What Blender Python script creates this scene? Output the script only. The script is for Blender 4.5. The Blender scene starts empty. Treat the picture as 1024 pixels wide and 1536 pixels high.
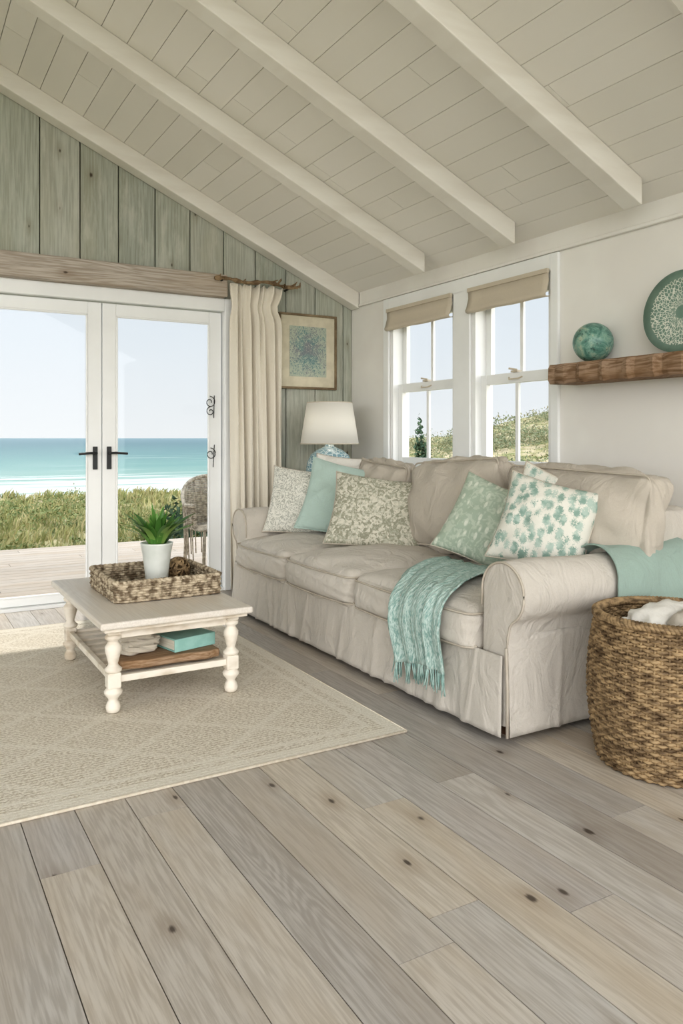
import bpy, math, random
import numpy as np
from mathutils import Matrix, Vector
random.seed(7); rng=np.random.default_rng(7)
scene=bpy.context.scene
PI=math.pi

# ---------------- helpers ----------------
def C(r,g,b):
    f=lambda c:(c/12.92 if c<=0.04045 else ((c+0.055)/1.055)**2.4)
    return (f(r/255),f(g/255),f(b/255),1.0)

class NB:
    def __init__(s,name):
        s.m=bpy.data.materials.new(name); s.m.use_nodes=True
        s.nt=s.m.node_tree; s.nt.nodes.clear()
        s.out=s.nt.nodes.new('ShaderNodeOutputMaterial')
        s.b=s.nt.nodes.new('ShaderNodeBsdfPrincipled')
        s.nt.links.new(s.b.outputs[0],s.out.inputs[0])
    def n(s,t,**k):
        x=s.nt.nodes.new(t)
        for a,v in k.items(): setattr(x,a,v)
        return x
    def l(s,a,b): s.nt.links.new(a,b)
    def setin(s,node,i,v):
        if v is None: return
        if isinstance(v,bpy.types.NodeSocket): s.l(v,node.inputs[i])
        else: node.inputs[i].default_value=v
    def math(s,op,a,b=None,c=None,clamp=False):
        x=s.n('ShaderNodeMath',operation=op); x.use_clamp=clamp
        s.setin(x,0,a); s.setin(x,1,b); s.setin(x,2,c); return x.outputs[0]
    def mix(s,f,a,b,mode='MIX'):
        x=s.n('ShaderNodeMix',data_type='RGBA',blend_type=mode)
        s.setin(x,0,f); s.setin(x,6,a); s.setin(x,7,b); return x.outputs[2]
    def obj(s): return s.n('ShaderNodeTexCoord').outputs['Object']
    def mapv(s,v,scale=(1,1,1),loc=(0,0,0),rot=(0,0,0)):
        x=s.n('ShaderNodeMapping'); s.l(v,x.inputs[0])
        x.inputs['Location'].default_value=loc; x.inputs['Rotation'].default_value=rot; x.inputs['Scale'].default_value=scale
        return x.outputs[0]
    def noise(s,v,scale=5,detail=3,rough=.55,dist=0):
        x=s.n('ShaderNodeTexNoise'); s.l(v,x.inputs['Vector'])
        x.inputs['Scale'].default_value=scale; x.inputs['Detail'].default_value=min(detail,4)
        x.inputs['Roughness'].default_value=rough; x.inputs['Distortion'].default_value=dist
        return x.outputs[0]
    def vor(s,v,scale=5,feature='F1',rand=1.0,dim='3D'):
        x=s.n('ShaderNodeTexVoronoi',feature=feature,voronoi_dimensions=dim); s.l(v,x.inputs['Vector'])
        x.inputs['Scale'].default_value=scale; x.inputs['Randomness'].default_value=rand
        return x
    def ramp(s,f,stops,interp='LINEAR'):
        x=s.n('ShaderNodeValToRGB'); s.l(f,x.inputs[0]); cr=x.color_ramp; cr.interpolation=interp
        while len(cr.elements)<len(stops): cr.elements.new(0.5)
        for e,(p,c) in zip(cr.elements,stops):
            e.position=p; e.color=c if len(c)==4 else (*c,1)
        return x.outputs[0]
    def smooth(s,v,a,b):
        x=s.n('ShaderNodeMapRange',interpolation_type='SMOOTHSTEP'); s.setin(x,0,v)
        x.inputs[1].default_value=a; x.inputs[2].default_value=b; return x.outputs[0]
    def bump(s,h,strength=.3,dist=.01,prev=None):
        x=s.n('ShaderNodeBump'); s.l(h,x.inputs['Height']); x.inputs['Strength'].default_value=strength
        x.inputs['Distance'].default_value=dist
        if prev is not None: s.l(prev,x.inputs['Normal'])
        return x.outputs[0]
    def fin(s,col=None,rough=.5,normal=None,spec=.5,metal=0,**kw):
        if col is not None: s.setin(s.b,'Base Color',col)
        s.setin(s.b,'Roughness',rough); s.b.inputs['Specular IOR Level'].default_value=spec
        s.b.inputs['Metallic'].default_value=metal
        if normal is not None: s.l(normal,s.b.inputs['Normal'])
        for k,v in kw.items(): s.b.inputs[k.replace('_',' ')].default_value=v
        return s.m

def nm(name,c1,c2,scale=4,stretch=(1,1,1),rough=.6,bump=.1,bscale=60,bst=None,spec=.3,bd=.003,lo=.35,hi=.65,metal=0):
    k=NB(name); o=k.obj()
    f=k.noise(k.mapv(o,stretch),scale,3)
    col=k.mix(k.smooth(f,lo,hi),c1,c2)
    n=None
    if bump>.06: n=k.bump(k.noise(k.mapv(o,bst or stretch),bscale,2),bump,bd)
    return k.fin(col,rough,n,spec,metal)

def boards_mat(name,tones,along,rough=.5,grain=.35,knots=True,wear=None,spec=.4,kn=.72,ring=.10,wearf=.5,pale=.30,fine=85,gl=2.0):
    k=NB(name); o=k.obj()
    isl=k.n('ShaderNodeNewGeometry').outputs['Random Per Island']
    off=k.n('ShaderNodeVectorMath',operation='ADD')
    cx=k.n('ShaderNodeCombineXYZ')
    for i in range(3): k.l(k.math('MULTIPLY',isl,(37.3,91.7,53.1)[i]),cx.inputs[i])
    k.l(o,off.inputs[0]); k.l(cx.outputs[0],off.inputs[1]); v=off.outputs[0]
    n=len(tones)
    base=k.ramp(isl,[(i/(n-1),t) for i,t in enumerate(tones)])
    if grain<.06: return k.fin(base,rough,None,spec)
    st=[fine]*3; st[along]=gl
    g1=k.noise(k.mapv(v,tuple(st)),1.7,3,.6,.05)
    st2=[8,8,8]; st2[along]=.9
    g2=k.noise(k.mapv(v,tuple(st2)),1.0,1,.5,.2)
    wv=k.math('SINE',k.math('MULTIPLY',g2,110.0))
    pz_=k.smooth(k.noise(k.mapv(v,tuple([3 if i!=along else .8 for i in range(3)]),(5,5,5)),1.0,1),.45,.60)
    wv=k.math('MULTIPLY',wv,pz_)
    gmix=k.math('ADD',k.math('MULTIPLY',wv,ring),g1)
    fac=k.smooth(gmix,.34,.66)
    dark=k.mix(1.0,base,(.60,.57,.54,1),'MULTIPLY')
    light=k.mix(pale,base,(.78,.76,.74,1))
    col=k.mix(k.math('MULTIPLY',k.math('SUBTRACT',1.0,fac),grain*2,clamp=True),light,dark)
    patch=k.noise(k.mapv(v,tuple([4 if i!=along else .9 for i in range(3)])),1.6,2)
    col=k.mix(k.math('MULTIPLY',k.smooth(patch,.42,.7),.45),col,k.mix(1.0,base,(.92,.86,.78,1),'MULTIPLY'))
    if knots:
        sx=k.n('ShaderNodeSeparateXYZ'); k.l(v,sx.inputs[0])
        oth=[i for i in range(3) if i!=along]
        ac=k.math('MULTIPLY',k.math('ADD',sx.outputs[oth[0]],sx.outputs[oth[1]]),5.0)
        al=k.math('MULTIPLY',sx.outputs[along],2.6)
        cv=k.n('ShaderNodeCombineXYZ'); k.l(ac,cv.inputs[0]); k.l(al,cv.inputs[1])
        vo=k.vor(cv.outputs[0],1.0,dim='2D')
        sep=k.n('ShaderNodeSeparateColor'); k.l(vo.outputs['Color'],sep.inputs[0])
        pick=k.math('GREATER_THAN',sep.outputs[0],kn)
        size=k.math('MULTIPLY',sep.outputs[1],.045)
        dd=k.math('ADD',k.math('ADD',vo.outputs['Distance'],size),k.math('MULTIPLY',k.math('SUBTRACT',g1,.5),.07))
        kd=k.math('SUBTRACT',1.0,k.smooth(dd,.035,.075)); halo=k.math('SUBTRACT',1.0,k.smooth(dd,.05,.28))
        col=k.mix(k.math('MULTIPLY',k.math('MULTIPLY',pick,halo),.42),col,k.mix(1.0,base,(.60,.52,.45,1),'MULTIPLY'))
        col=k.mix(k.math('MULTIPLY',k.math('MULTIPLY',pick,kd),.88),col,C(66,54,46))
    if wear:
        wf=k.smooth(k.noise(k.mapv(v,tuple([5 if i!=along else 1.2 for i in range(3)])),2.2,4,.7),.46,.70)
        col=k.mix(k.math('MULTIPLY',wf,wearf),col,wear)
    return k.fin(col,rough,k.bump(gmix,.2,.002),spec)

class MB:
    def __init__(s): s.v=[]; s.f=[]; s.mi=[]; s.c=0
    def add(s,v,f,mi=0):
        v=np.asarray(v,float).reshape(-1,3); s.v.append(v)
        s.f+= [tuple(int(i)+s.c for i in q) for q in f]; s.mi+=[mi]*len(f); s.c+=len(v)
    def box(s,x0,x1,y0,y1,z0,z1,mi=0):
        v=[(x,y,z) for x in(x0,x1) for y in(y0,y1) for z in(z0,z1)]
        s.add(v,[(0,1,3,2),(4,6,7,5),(0,4,5,1),(2,3,7,6),(0,2,6,4),(1,5,7,3)],mi)
    def prism(s,poly,a0,a1,axis='y',mi=0):
        n=len(poly)
        def P(p,a): return {'y':(p[0],a,p[1]),'x':(a,p[0],p[1]),'z':(p[0],p[1],a)}[axis]
        v=[P(p,a0) for p in poly]+[P(p,a1) for p in poly]
        f=[tuple(range(n)),tuple(range(2*n-1,n-1,-1))]
        f+=[(i,n+i,n+(i+1)%n,(i+1)%n) for i in range(n)]
        s.add(v,f,mi)
    def tube(s,pts,r,sides=6,closed=False,mi=0,caps=True):
        p=np.asarray(pts,float); n=len(p); r=np.broadcast_to(np.asarray(r,float),(n,))
        if closed: t=np.roll(p,-1,0)-np.roll(p,1,0)
        else: t=np.gradient(p,axis=0)
        t/=np.linalg.norm(t,axis=1)[:,None]+1e-12
        up=np.tile(np.array([0,0,1.0]),(n,1)); vert=np.abs(t[:,2]).mean()>.8
        if vert: up[:]=(1,0,0)
        a=np.cross(t,up); a/=np.linalg.norm(a,axis=1)[:,None]+1e-9
        b=np.cross(t,a)
        ang=np.arange(sides)*2*PI/sides
        V=p[:,None,:]+r[:,None,None]*(np.cos(ang)[None,:,None]*a[:,None,:]+np.sin(ang)[None,:,None]*b[:,None,:])
        f=[]
        for i in range(n if closed else n-1):
            j=(i+1)%n
            for q in range(sides):
                q2=(q+1)%sides; f.append((i*sides+q,i*sides+q2,j*sides+q2,j*sides+q))
        if caps and not closed:
            f.append(tuple(range(sides))[::-1]); f.append(tuple((n-1)*sides+q for q in range(sides)))
        s.add(V.reshape(-1,3),f,mi)
    def lathe(s,prof,c=(0,0,0),seg=32,mi=0):
        v=[];n=len(prof)
        for r,z in prof:
            for i in range(seg):
                a=2*PI*i/seg; v.append((c[0]+r*math.cos(a),c[1]+r*math.sin(a),c[2]+z))
        f=[(i*seg+j,i*seg+(j+1)%seg,(i+1)*seg+(j+1)%seg,(i+1)*seg+j) for i in range(n-1) for j in range(seg)]
        f.append(tuple(range(seg))[::-1]); f.append(tuple((n-1)*seg+j for j in range(seg)))
        s.add(v,f,mi)
    def grid(s,P,mi=0):
        P=np.asarray(P); a,b,_=P.shape
        f=[(i*b+j,(i+1)*b+j,(i+1)*b+j+1,i*b+j+1) for i in range(a-1) for j in range(b-1)]
        s.add(P.reshape(-1,3),f,mi)
    def obj(s,name,mats,parent=None,smooth=False,bevel=0,solid=0,sub=0,mw=None,bseg=2):
        me=bpy.data.meshes.new(name); V=np.concatenate(s.v)
        me.from_pydata(V.tolist(),[],s.f)
        if not isinstance(mats,(list,tuple)): mats=[mats]
        for m in mats: me.materials.append(m)
        if len(mats)>1: me.polygons.foreach_set('material_index',s.mi)
        if smooth: me.polygons.foreach_set('use_smooth',[True]*len(me.polygons))
        me.update()
        o=bpy.data.objects.new(name,me); scene.collection.objects.link(o)
        if mw is not None: o.matrix_world=mw
        if parent is not None:
            o.parent=parent; o.matrix_parent_inverse=Matrix.Translation(-Vector(parent.location))
        if solid:
            d=o.modifiers.new('solid','SOLIDIFY'); d.thickness=solid; d.offset=0
        if bevel:
            d=o.modifiers.new('bev','BEVEL'); d.width=bevel; d.segments=bseg; d.limit_method='ANGLE'; d.angle_limit=.7
        if sub:
            d=o.modifiers.new('sub','SUBSURF'); d.levels=sub; d.render_levels=sub
        return o
def grp(name,loc=(0,0,0)):
    e=bpy.data.objects.new(name,None); e.location=loc; e.empty_display_size=.1; scene.collection.objects.link(e); return e
def bx(name,x0,x1,y0,y1,z0,z1,mat,parent=None,bevel=0):
    m=MB(); m.box(x0,x1,y0,y1,z0,z1); return m.obj(name,mat,parent,bevel=bevel)
def wob(x,y,seed=0):
    r=np.random.default_rng(seed); out=0
    for i in range(5):
        a,b,c,d=r.uniform(2,9),r.uniform(2,9),r.uniform(0,6),r.uniform(0,6)
        out=out+np.sin(a*x+c)*np.sin(b*y+d)/(1+i*.5)
    return out/3

# ---------------- materials ----------------
white=nm('white_paint',C(236,234,229),C(231,228,223),3,rough=.45,bump=0)
wallp=nm('wall_plaster',C(235,233,228),C(230,227,222),2,rough=.8,bump=0)
wallback=nm('sage_board_backing',C(86,84,72),C(68,66,56),6,bump=0)
winwhite=nm('window_paint',C(240,241,240),C(236,237,236),3,rough=.35,bump=0)
ceilm=boards_mat('ceiling_boards',[C(237,234,228),C(232,229,222),C(240,237,231),C(234,231,225)],1,.55,.05,False,spec=.2)
gapm=nm('groove_shadow_wood',C(128,121,112),C(106,99,91),3,bump=0)
beamm=nm('beam_paint',C(235,232,225),C(229,225,217),2,(1,1,6),rough=.5,bump=.08,bscale=20,bst=(1,12,12))
greenm=boards_mat('sage_boards',[C(168,173,160),C(180,185,172),C(160,167,155),C(184,187,175),C(170,175,162)],2,.75,.26,True,wear=C(200,200,189),spec=.15,kn=.80,ring=.03,wearf=.55,pale=.10,fine=50)
floorm=boards_mat('floor_oak',[C(186,177,168),C(172,165,159),C(193,182,167),C(166,160,154),C(184,175,165),C(197,184,165),C(175,167,158),C(189,182,173),C(162,155,148),C(190,178,162)],1,.42,.24,True,spec=.45,kn=.75,ring=.07,pale=.22,fine=70,gl=3.6)
deckm=boards_mat('deck_boards',[C(186,169,147),C(196,180,160),C(178,162,141)],0,.7,.15,False)
driftm=boards_mat('driftwood_lintel',[C(174,162,147),C(184,172,157)],0,.75,.34,True,spec=.2,kn=.5,fine=50)
shelfm=boards_mat('rustic_shelf',[C(146,118,92),C(154,126,98)],1,.7,.48,True,spec=.2,kn=.45,pale=.10,fine=50)
slabm=boards_mat('slab_wood',[C(160,130,98),C(146,118,88)],0,.7,.45,True,spec=.2,kn=.5,pale=.1)
def linen(name,c1,c2,b=.6):
    k=NB(name); o=k.obj()
    f=k.noise(o,2.5,2); col=k.mix(f,c1,c2)
    w1=k.noise(k.mapv(o,(1,1,8)),160,1); w2=k.noise(k.mapv(o,(8,8,1)),160,1)
    w=k.math('ADD',w1,w2)
    col=k.mix(k.math('MULTIPLY',k.smooth(w,.8,1.2),.28),col,k.mix(1,c1,(.74,.72,.70,1),'MULTIPLY'))
    wr=k.noise(k.mapv(o,(1,1,.6)),7,3,.55,1.6)
    h=k.math('ADD',k.math('MULTIPLY',w,.07),wr)
    k.b.inputs['Sheen Weight'].default_value=.15
    return k.fin(col,.9,k.bump(h,b,.028),.12)
sofam=linen('sofa_linen',C(221,214,204),C(214,207,196),.9)
cushm=linen('cushion_linen',C(212,203,190),C(205,196,182),.95)
pipem=nm('piping',C(190,181,168),C(182,172,158),10,rough=.9,bump=0)
aquam=linen('aqua_linen',C(188,207,199),C(179,200,192))
sagethrow=linen('sage_throw',C(168,188,178),C(158,180,170),.8)
whitelin=linen('white_linen',C(234,231,224),C(226,222,214))
curtm=linen('curtain_linen',C(232,226,213),C(224,217,203),.3)
shadem=linen('shade_linen',C(210,200,183),C(202,192,175),.2)
def knit():
    k=NB('aqua_knit'); o=k.obj(); sep=k.n('ShaderNodeSeparateXYZ'); k.l(o,sep.inputs[0])
    a=k.math('SINE',k.math('MULTIPLY',sep.outputs[1],420))
    f=k.noise(k.mapv(o,(1,6,1)),45,3,.7)
    col=k.mix(k.smooth(f,.35,.65),C(134,164,157),C(200,215,208))
    h=k.math('ADD',k.math('MULTIPLY',a,.3),f)
    return k.fin(col,.95,k.bump(h,.9,.004),.1)
knitm=knit()
fringem=nm('fringe_yarn',C(140,172,165),C(182,204,197),40,rough=.95,bump=0)
wick=nm('wicker',C(174,149,114),C(88,70,50),22,(1,1,3),rough=.65,bump=.2,bscale=120,lo=.3,hi=.7)
wick2=nm('seagrass',C(198,184,161),C(112,97,78),36,rough=.75,bump=.2,bscale=120)
wickg=nm('grey_rattan',C(204,195,178),C(150,141,126),30,rough=.75,bump=0)
black=nm('black_iron',C(38,40,42),C(28,30,32),10,rough=.4,spec=.5,bump=0)
tablem=nm('chalk_paint',C(228,220,207),C(186,171,150),7,(1,1,2),rough=.6,bump=.15,bscale=40,lo=.45,hi=.80)
tabletop=boards_mat('table_top_paint',[C(216,207,194),C(210,200,187)],1,.42,.12,False)
pot=nm('ceramic_white',C(224,226,220),C(210,213,206),8,rough=.35,bump=0,spec=.5)
leaf=NB('leaf_green'); _i=leaf.n('ShaderNodeNewGeometry').outputs['Random Per Island']
leafm=leaf.fin(leaf.ramp(_i,[(0,C(66,110,54)),(.5,C(100,146,70)),(1,C(146,178,98))]),.4,None,.4)
def foliage(name,cols):
    k=NB(name); i=k.n('ShaderNodeNewGeometry').outputs['Random Per Island']
    n=len(cols); c=k.ramp(i,[(j/(n-1),c) for j,c in enumerate(cols)])
    return k.fin(c,.8,None,.08)
grassm=foliage('dune_grass',[C(132,136,88),C(162,160,110),C(188,176,134),C(122,130,84),C(172,162,120)])
bushm=foliage('bush_leaves',[C(92,108,70),C(124,136,90),C(146,152,110),C(108,122,82)])
hillbush=foliage('hill_scrub',[C(124,134,104),C(148,150,120),C(162,156,128),C(136,144,116),C(110,124,98)])  # greens paled to carry distance haze in the leaf colour itself
darkbush=foliage('dark_bush',[C(66,88,72),C(82,104,84),C(98,118,92)])

k=NB('window_glass'); g=k.n('ShaderNodeBsdfGlossy'); g.inputs['Roughness'].default_value=.02
t=k.n('ShaderNodeBsdfTransparent'); mx=k.n('ShaderNodeMixShader'); mx.inputs[0].default_value=.012
k.l(t.outputs[0],mx.inputs[1]); k.l(g.outputs[0],mx.inputs[2]); k.l(mx.outputs[0],k.out.inputs[0]); glass=k.m

def rugmat(x0,x1,y0,y1):
    k=NB('rug_weave'); o=k.obj(); s=k.n('ShaderNodeSeparateXYZ'); k.l(o,s.inputs[0]); X,Y=s.outputs[0],s.outputs[1]
    def lines(a,w):
        fr=k.math('FRACT',a); d=k.math('ABSOLUTE',k.math('SUBTRACT',fr,.5)); return k.math('SUBTRACT',1.0,k.smooth(d,w,w+.04))
    u=k.math('ADD',k.math('DIVIDE',X,.50),k.math('DIVIDE',Y,.40)); v=k.math('SUBTRACT',k.math('DIVIDE',X,.50),k.math('DIVIDE',Y,.40))
    ln=k.math('MAXIMUM',lines(u,.035),lines(v,.035))
    e=k.math('MINIMUM',k.math('MINIMUM',k.math('SUBTRACT',x1,X),k.math('SUBTRACT',Y,y0)),k.math('SUBTRACT',y1,Y))
    bord=k.math('SUBTRACT',1.0,k.smooth(e,.055,.065))
    b2=k.math('MULTIPLY',k.smooth(e,.10,.105),k.math('SUBTRACT',1.0,k.smooth(e,.125,.13)))
    ww=k.noise(k.mapv(o,(1,2.2,1)),85,2,.6)
    wz=k.math('SINE',k.math('MULTIPLY',Y,330))
    wt=k.math('ADD',ww,k.math('MULTIPLY',wz,.06))
    n2=k.noise(o,6,2)
    cell=k.mix(k.smooth(wt,.38,.58),C(182,170,152),C(228,221,208))
    cell=k.mix(k.math('MULTIPLY',n2,.25),cell,C(224,216,202))
    fl=k.mix(k.smooth(wt,.3,.7),C(214,206,192),C(230,224,212))
    m=k.math('MAXIMUM',k.math('MULTIPLY',ln,.62),k.math('MAXIMUM',bord,b2))
    col=k.mix(m,cell,fl)
    return k.fin(col,.95,k.bump(wt,.8,.005),.1)

def pat(name,kind):
    k=NB(name); o=k.obj()
    if kind=='damask':
        a=k.noise(k.mapv(o,(1,1,.2)),19,2,.5,2.6); b=k.noise(o,60,2)
        f=k.smooth(k.math('ADD',a,k.math('MULTIPLY',k.math('SUBTRACT',b,.5),.45)),.46,.55)
        f2=k.smooth(k.noise(k.mapv(o,(1,1,.2),(3,3,3)),38,2,.5,2),.48,.56)
        col=k.mix(f,C(208,204,190),C(152,151,134)); col=k.mix(k.math('MULTIPLY',f2,.65),col,C(180,180,164))
    elif kind=='leaf':
        vo=k.vor(k.mapv(o,(1,.45,.2),(0,0,0),(0,0,.6)),34); f=k.smooth(vo.outputs['Distance'],.22,.38)
        a=k.noise(o,28,3,.5,1.5)
        col=k.mix(f,C(208,212,199),C(164,177,161)); col=k.mix(k.math('MULTIPLY',k.smooth(a,.48,.56),.7),col,C(188,197,182))
    elif kind=='palm':
        vo=k.vor(k.mapv(o,(1,.65,.2)),27,rand=.7); a=k.noise(o,85,3,.7,1.5)
        d=k.math('ADD',vo.outputs['Distance'],k.math('MULTIPLY',k.math('SUBTRACT',a,.5),1.1))
        f=k.math('SUBTRACT',1.0,k.smooth(d,.34,.54))
        g=k.mix(k.smooth(k.noise(o,22,2),.4,.6),C(134,158,147),C(172,188,178)); col=k.mix(f,C(214,212,202),g)
    elif kind=='coral':
        a=k.noise(k.mapv(o,(1,1,.2)),20,3,.55,3.0); f=k.smooth(k.math('ABSOLUTE',k.math('SUBTRACT',a,.5)),.02,.05)
        col=k.mix(f,C(164,165,156),C(218,216,207))
    h=k.math('ADD',k.math('MULTIPLY',k.noise(o,260,1),.08),k.noise(o,8,2,.5,1))
    return k.fin(col,.9,k.bump(h,.6,.016),.12)
P={x:pat('pillow_'+x,x) for x in('damask','leaf','palm','coral')}

# ---------------- camera ----------------
TH=math.atan(677/1160)
cam=bpy.data.cameras.new('camera'); co=bpy.data.objects.new('camera',cam); scene.collection.objects.link(co)
co.location=(0,0,1.15); co.rotation_euler=(PI/2,0,-TH)
cam.sensor_fit='VERTICAL'; cam.sensor_height=36; cam.lens=36*1160/1536; cam.shift_y=-111/1536
cam.clip_end=20000; cam.clip_start=.05
scene.camera=co

# ---------------- room ----------------
XR=3.312; YF=5.5; SL=.449; ZE=2.33; XRG=-.6; XL=-3.6; YB=-1.6; YC=-.6
def zc(x):
    return ZE+SL*(XR-x) if x>XRG else ZE+SL*(XR-XRG)-SL*(XRG-x)
m=MB(); w=.155
x=.337-w*28
while x<XR-.001:
    y=YB-random.uniform(0,1.8)
    x1=min(x+w,XR)
    while y<YF+.02:
        L=random.choice([1.3,1.6,1.9,2.2]); y1=min(y+L,YF+.02)
        if y1>YB and x>XL: m.box(x+.0013,x1-.0013,max(y,YB)+.0012,y1-.0012,-.02,0)
        y+=L
    x+=w
m.box(XL,XR,YB,YF+.02,-.06,-.010,1)
m.obj('floor',[floorm,nm('floor_gap',C(96,82,70),C(78,66,56),3,bump=0)])
m=MB(); ca=math.cos(math.atan(SL)); bw=.15*ca
for side in (0,1):
    x=XR if side==0 else XRG
    xe=XRG if side==0 else XL
    while x>xe+.001:
        xa=x-.0016; xb=max(x-bw,xe)+.0016
        y=YC-random.uniform(0,2)
        while y<YF:
            L=random.choice([2.2,2.8,3.4]); y1=min(y+L,YF)
            if y1>YC: m.prism([(xa,zc(xa)),(xb,zc(xb)),(xb,zc(xb)+.02),(xa,zc(xa)+.02)],max(y,YC)+.001,y1-.001)
            y+=L
        x-=bw
m.prism([(XR+.1,zc(XR)-.045+.010),(XRG,zc(XRG)+.010),(XRG,zc(XRG)+.12),(XR+.1,zc(XR)+.07)],YC,YF+.45,mi=1)
m.prism([(XRG,zc(XRG)+.010),(XL,zc(XL)+.010),(XL,zc(XL)+.12),(XRG,zc(XRG)+.12)],YC,YF+.45,mi=1)
m.obj('ceiling',[ceilm,gapm])
def beam(y0,y1,xe):
    m=MB(); D=.13
    m.prism([(xe,zc(xe)-D),(xe,zc(xe)),(XRG,zc(XRG)),(XRG,zc(XRG)-D)],y0,y1)
    m.prism([(XRG,zc(XRG)-D),(XRG,zc(XRG)),(XL,zc(XL)),(XL,zc(XL)-D)],y0,y1)
    m.obj('ceiling_beam',beamm,bevel=.006)
for yc in (4.31,3.43,2.55,1.67,.79,-.09): beam(yc-.055,yc+.055,3.14)
beam(5.37,5.495,3.30)
WT=.15
m=MB()
def farpiece(x0,x1,z0):
    pts=[(x0,z0),(x1,z0),(x1,zc(x1)+.03)]
    if x0<XRG<x1: pts.append((XRG,zc(XRG)+.03))
    pts.append((x0,zc(x0)+.03)); m.prism(pts,YF+.02,YF+WT)
DX0,DX1,DZ=.30,2.20,2.12
farpiece(DX1,XR+.1,-.06); farpiece(DX0,DX1,DZ); farpiece(XL,DX0,-.06)
m.obj('wall_far',wallback)
m=MB(); x=1.129-.262*21
while x<XR:
    a,b=x+.004,min(x+.262,XR)-.004
    def pc(a,b,z0):
        if b-a<.01: return
        pts=[(a,z0),(b,z0),(b,zc(b)-.001)]
        if a<XRG<b: pts.append((XRG,zc(XRG)-.001))
        pts.append((a,zc(a)-.001)); m.prism(pts,YF,YF+.0195)
    if a>XL:
        if b<=DX0 or a>=DX1: pc(a,b,0)
        elif a<DX0: pc(a,DX0,0); pc(DX0,b,DZ)
        elif b>DX1: pc(a,DX1,DZ); pc(DX1,b,0)
        else: pc(a,b,DZ)
    x+=.262
m.obj('trim_sage_boards',greenm,bevel=.002)
W1=(4.14,4.93); W2=(3.25,3.97); WZ0,WZ1=.90,2.12
m=MB()
for a,b,z0,z1 in [(YB,W2[0],-.06,2.36),(W2[0],W2[1],-.06,WZ0),(W2[0],W2[1],WZ1,2.36),(W2[1],W1[0],-.06,2.36),(W1[0],W1[1],-.06,WZ0),(W1[0],W1[1],WZ1,2.36),(W1[1],YF+WT,-.06,2.36)]:
    m.box(XR,XR+WT,a,b,z0,z1)
m.obj('wall_right',wallp)
bx('baseboard_right',XR-.018,XR,YB,YF,0,.13,white,bevel=.004)
bx('baseboard_far',2.26,XR-.02,YF-.018,YF,0,.13,white,bevel=.004)
m=MB(); m.box(XR-.025,XR,YB,YF-.13,2.218,2.238); m.box(XR-.012,XR,YB,YF-.13,2.238,2.34)
m.obj('trim_crown',white,bevel=.005)
def window(n,y0,y1):
    g=grp('window_%d'%n,(XR,(y0+y1)/2,WZ0))
    m=MB(); f=.035
    xf0,xf1=XR-.0,XR+WT
    m.box(xf0,xf1,y0,y0+f,WZ0,WZ1); m.box(xf0,xf1,y1-f,y1,WZ0,WZ1)
    m.box(xf0,xf1,y0+f,y1-f,WZ1-f,WZ1); m.box(xf0-.04,xf1,y0+f,y1-f,WZ0,WZ0+f)
    m.obj('frame',winwhite,g,bevel=.003)
    a,b=y0+f,y1-f; yc=(a+b)/2; s=.05; zm=1.53
    def sash(nm_,xa,xb,z0,z1,zb,zt):
        m=MB(); m.box(xa,xb,a,a+s,z0,z1); m.box(xa,xb,b-s,b,z0,z1); m.box(xa,xb,a+s,b-s,z0,z0+zb); m.box(xa,xb,a+s,b-s,z1-zt,z1)
        m.box(xa+.008,xb-.008,yc-.014,yc+.014,z0+zb,z1-zt)
        m.obj(nm_,winwhite,g,bevel=.003)
        bx(nm_+'_glass',(xa+xb)/2-.002,(xa+xb)/2+.002,a+s,b-s,z0+zb,z1-zt,glass,g)
    sash('sash_lower',XR+.05,XR+.085,WZ0+f,zm+.03,.07,.065)
    sash('sash_upper',XR+.09,XR+.125,zm-.03,WZ1-f,.055,.05)
    m=MB(); m.box(XR+.035,XR+.07,yc-.03,yc+.03,zm+.03,zm+.042); m.tube([(XR+.05,yc-.01,zm+.045),(XR+.03,yc+.04,zm+.055)],.007)
    m.tube([(XR+.048,yc-.06,zm+.0),(XR+.03,yc-.04,zm-.012),(XR+.03,yc+.04,zm-.012),(XR+.048,yc+.06,zm)],.005)
    m.obj('latch',shadem,g)
window(1,*W1); window(2,*W2)
m=MB(); cx0=XR-.022
m.box(cx0,XR,W2[0]-.06,W2[0],WZ0-.08,2.215); m.box(cx0,XR,W2[1],W1[0],WZ0-.08,2.13); m.box(cx0,XR,W1[1],W1[1]+.07,WZ0-.08,2.215)
m.box(cx0,XR,W2[0],W1[1],2.12,2.215); m.box(cx0-.03,XR,W2[0]-.08,W1[1]+.09,WZ0-.035,WZ0)
m.obj('trim_window_casing',winwhite,bevel=.004)
for (a,b) in (W1,W2):
    g=grp('roman_shade',(XR-.01,(a+b)/2,2.0))
    m=MB(); n=14; Pp=[]
    prof=[(0,2.125),(.004,2.06),(-.012,2.0),(-.022,1.985),(-.02,1.972),(-.005,1.968),(.012,1.972)]
    for (dx,z) in prof:
        Pp.append([(XR-.034+dx+.002*math.sin(j*1.3),a+.004+(b-a-.008)*j/n,z+.002*math.sin(j*.9)) for j in range(n+1)])
    m.grid(Pp); m.obj('fabric',shadem,g,True,solid=.006)
    bx('head_rail',XR-.045,XR-.024,a+.004,b-.004,2.105,2.13,shadem,g)

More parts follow.
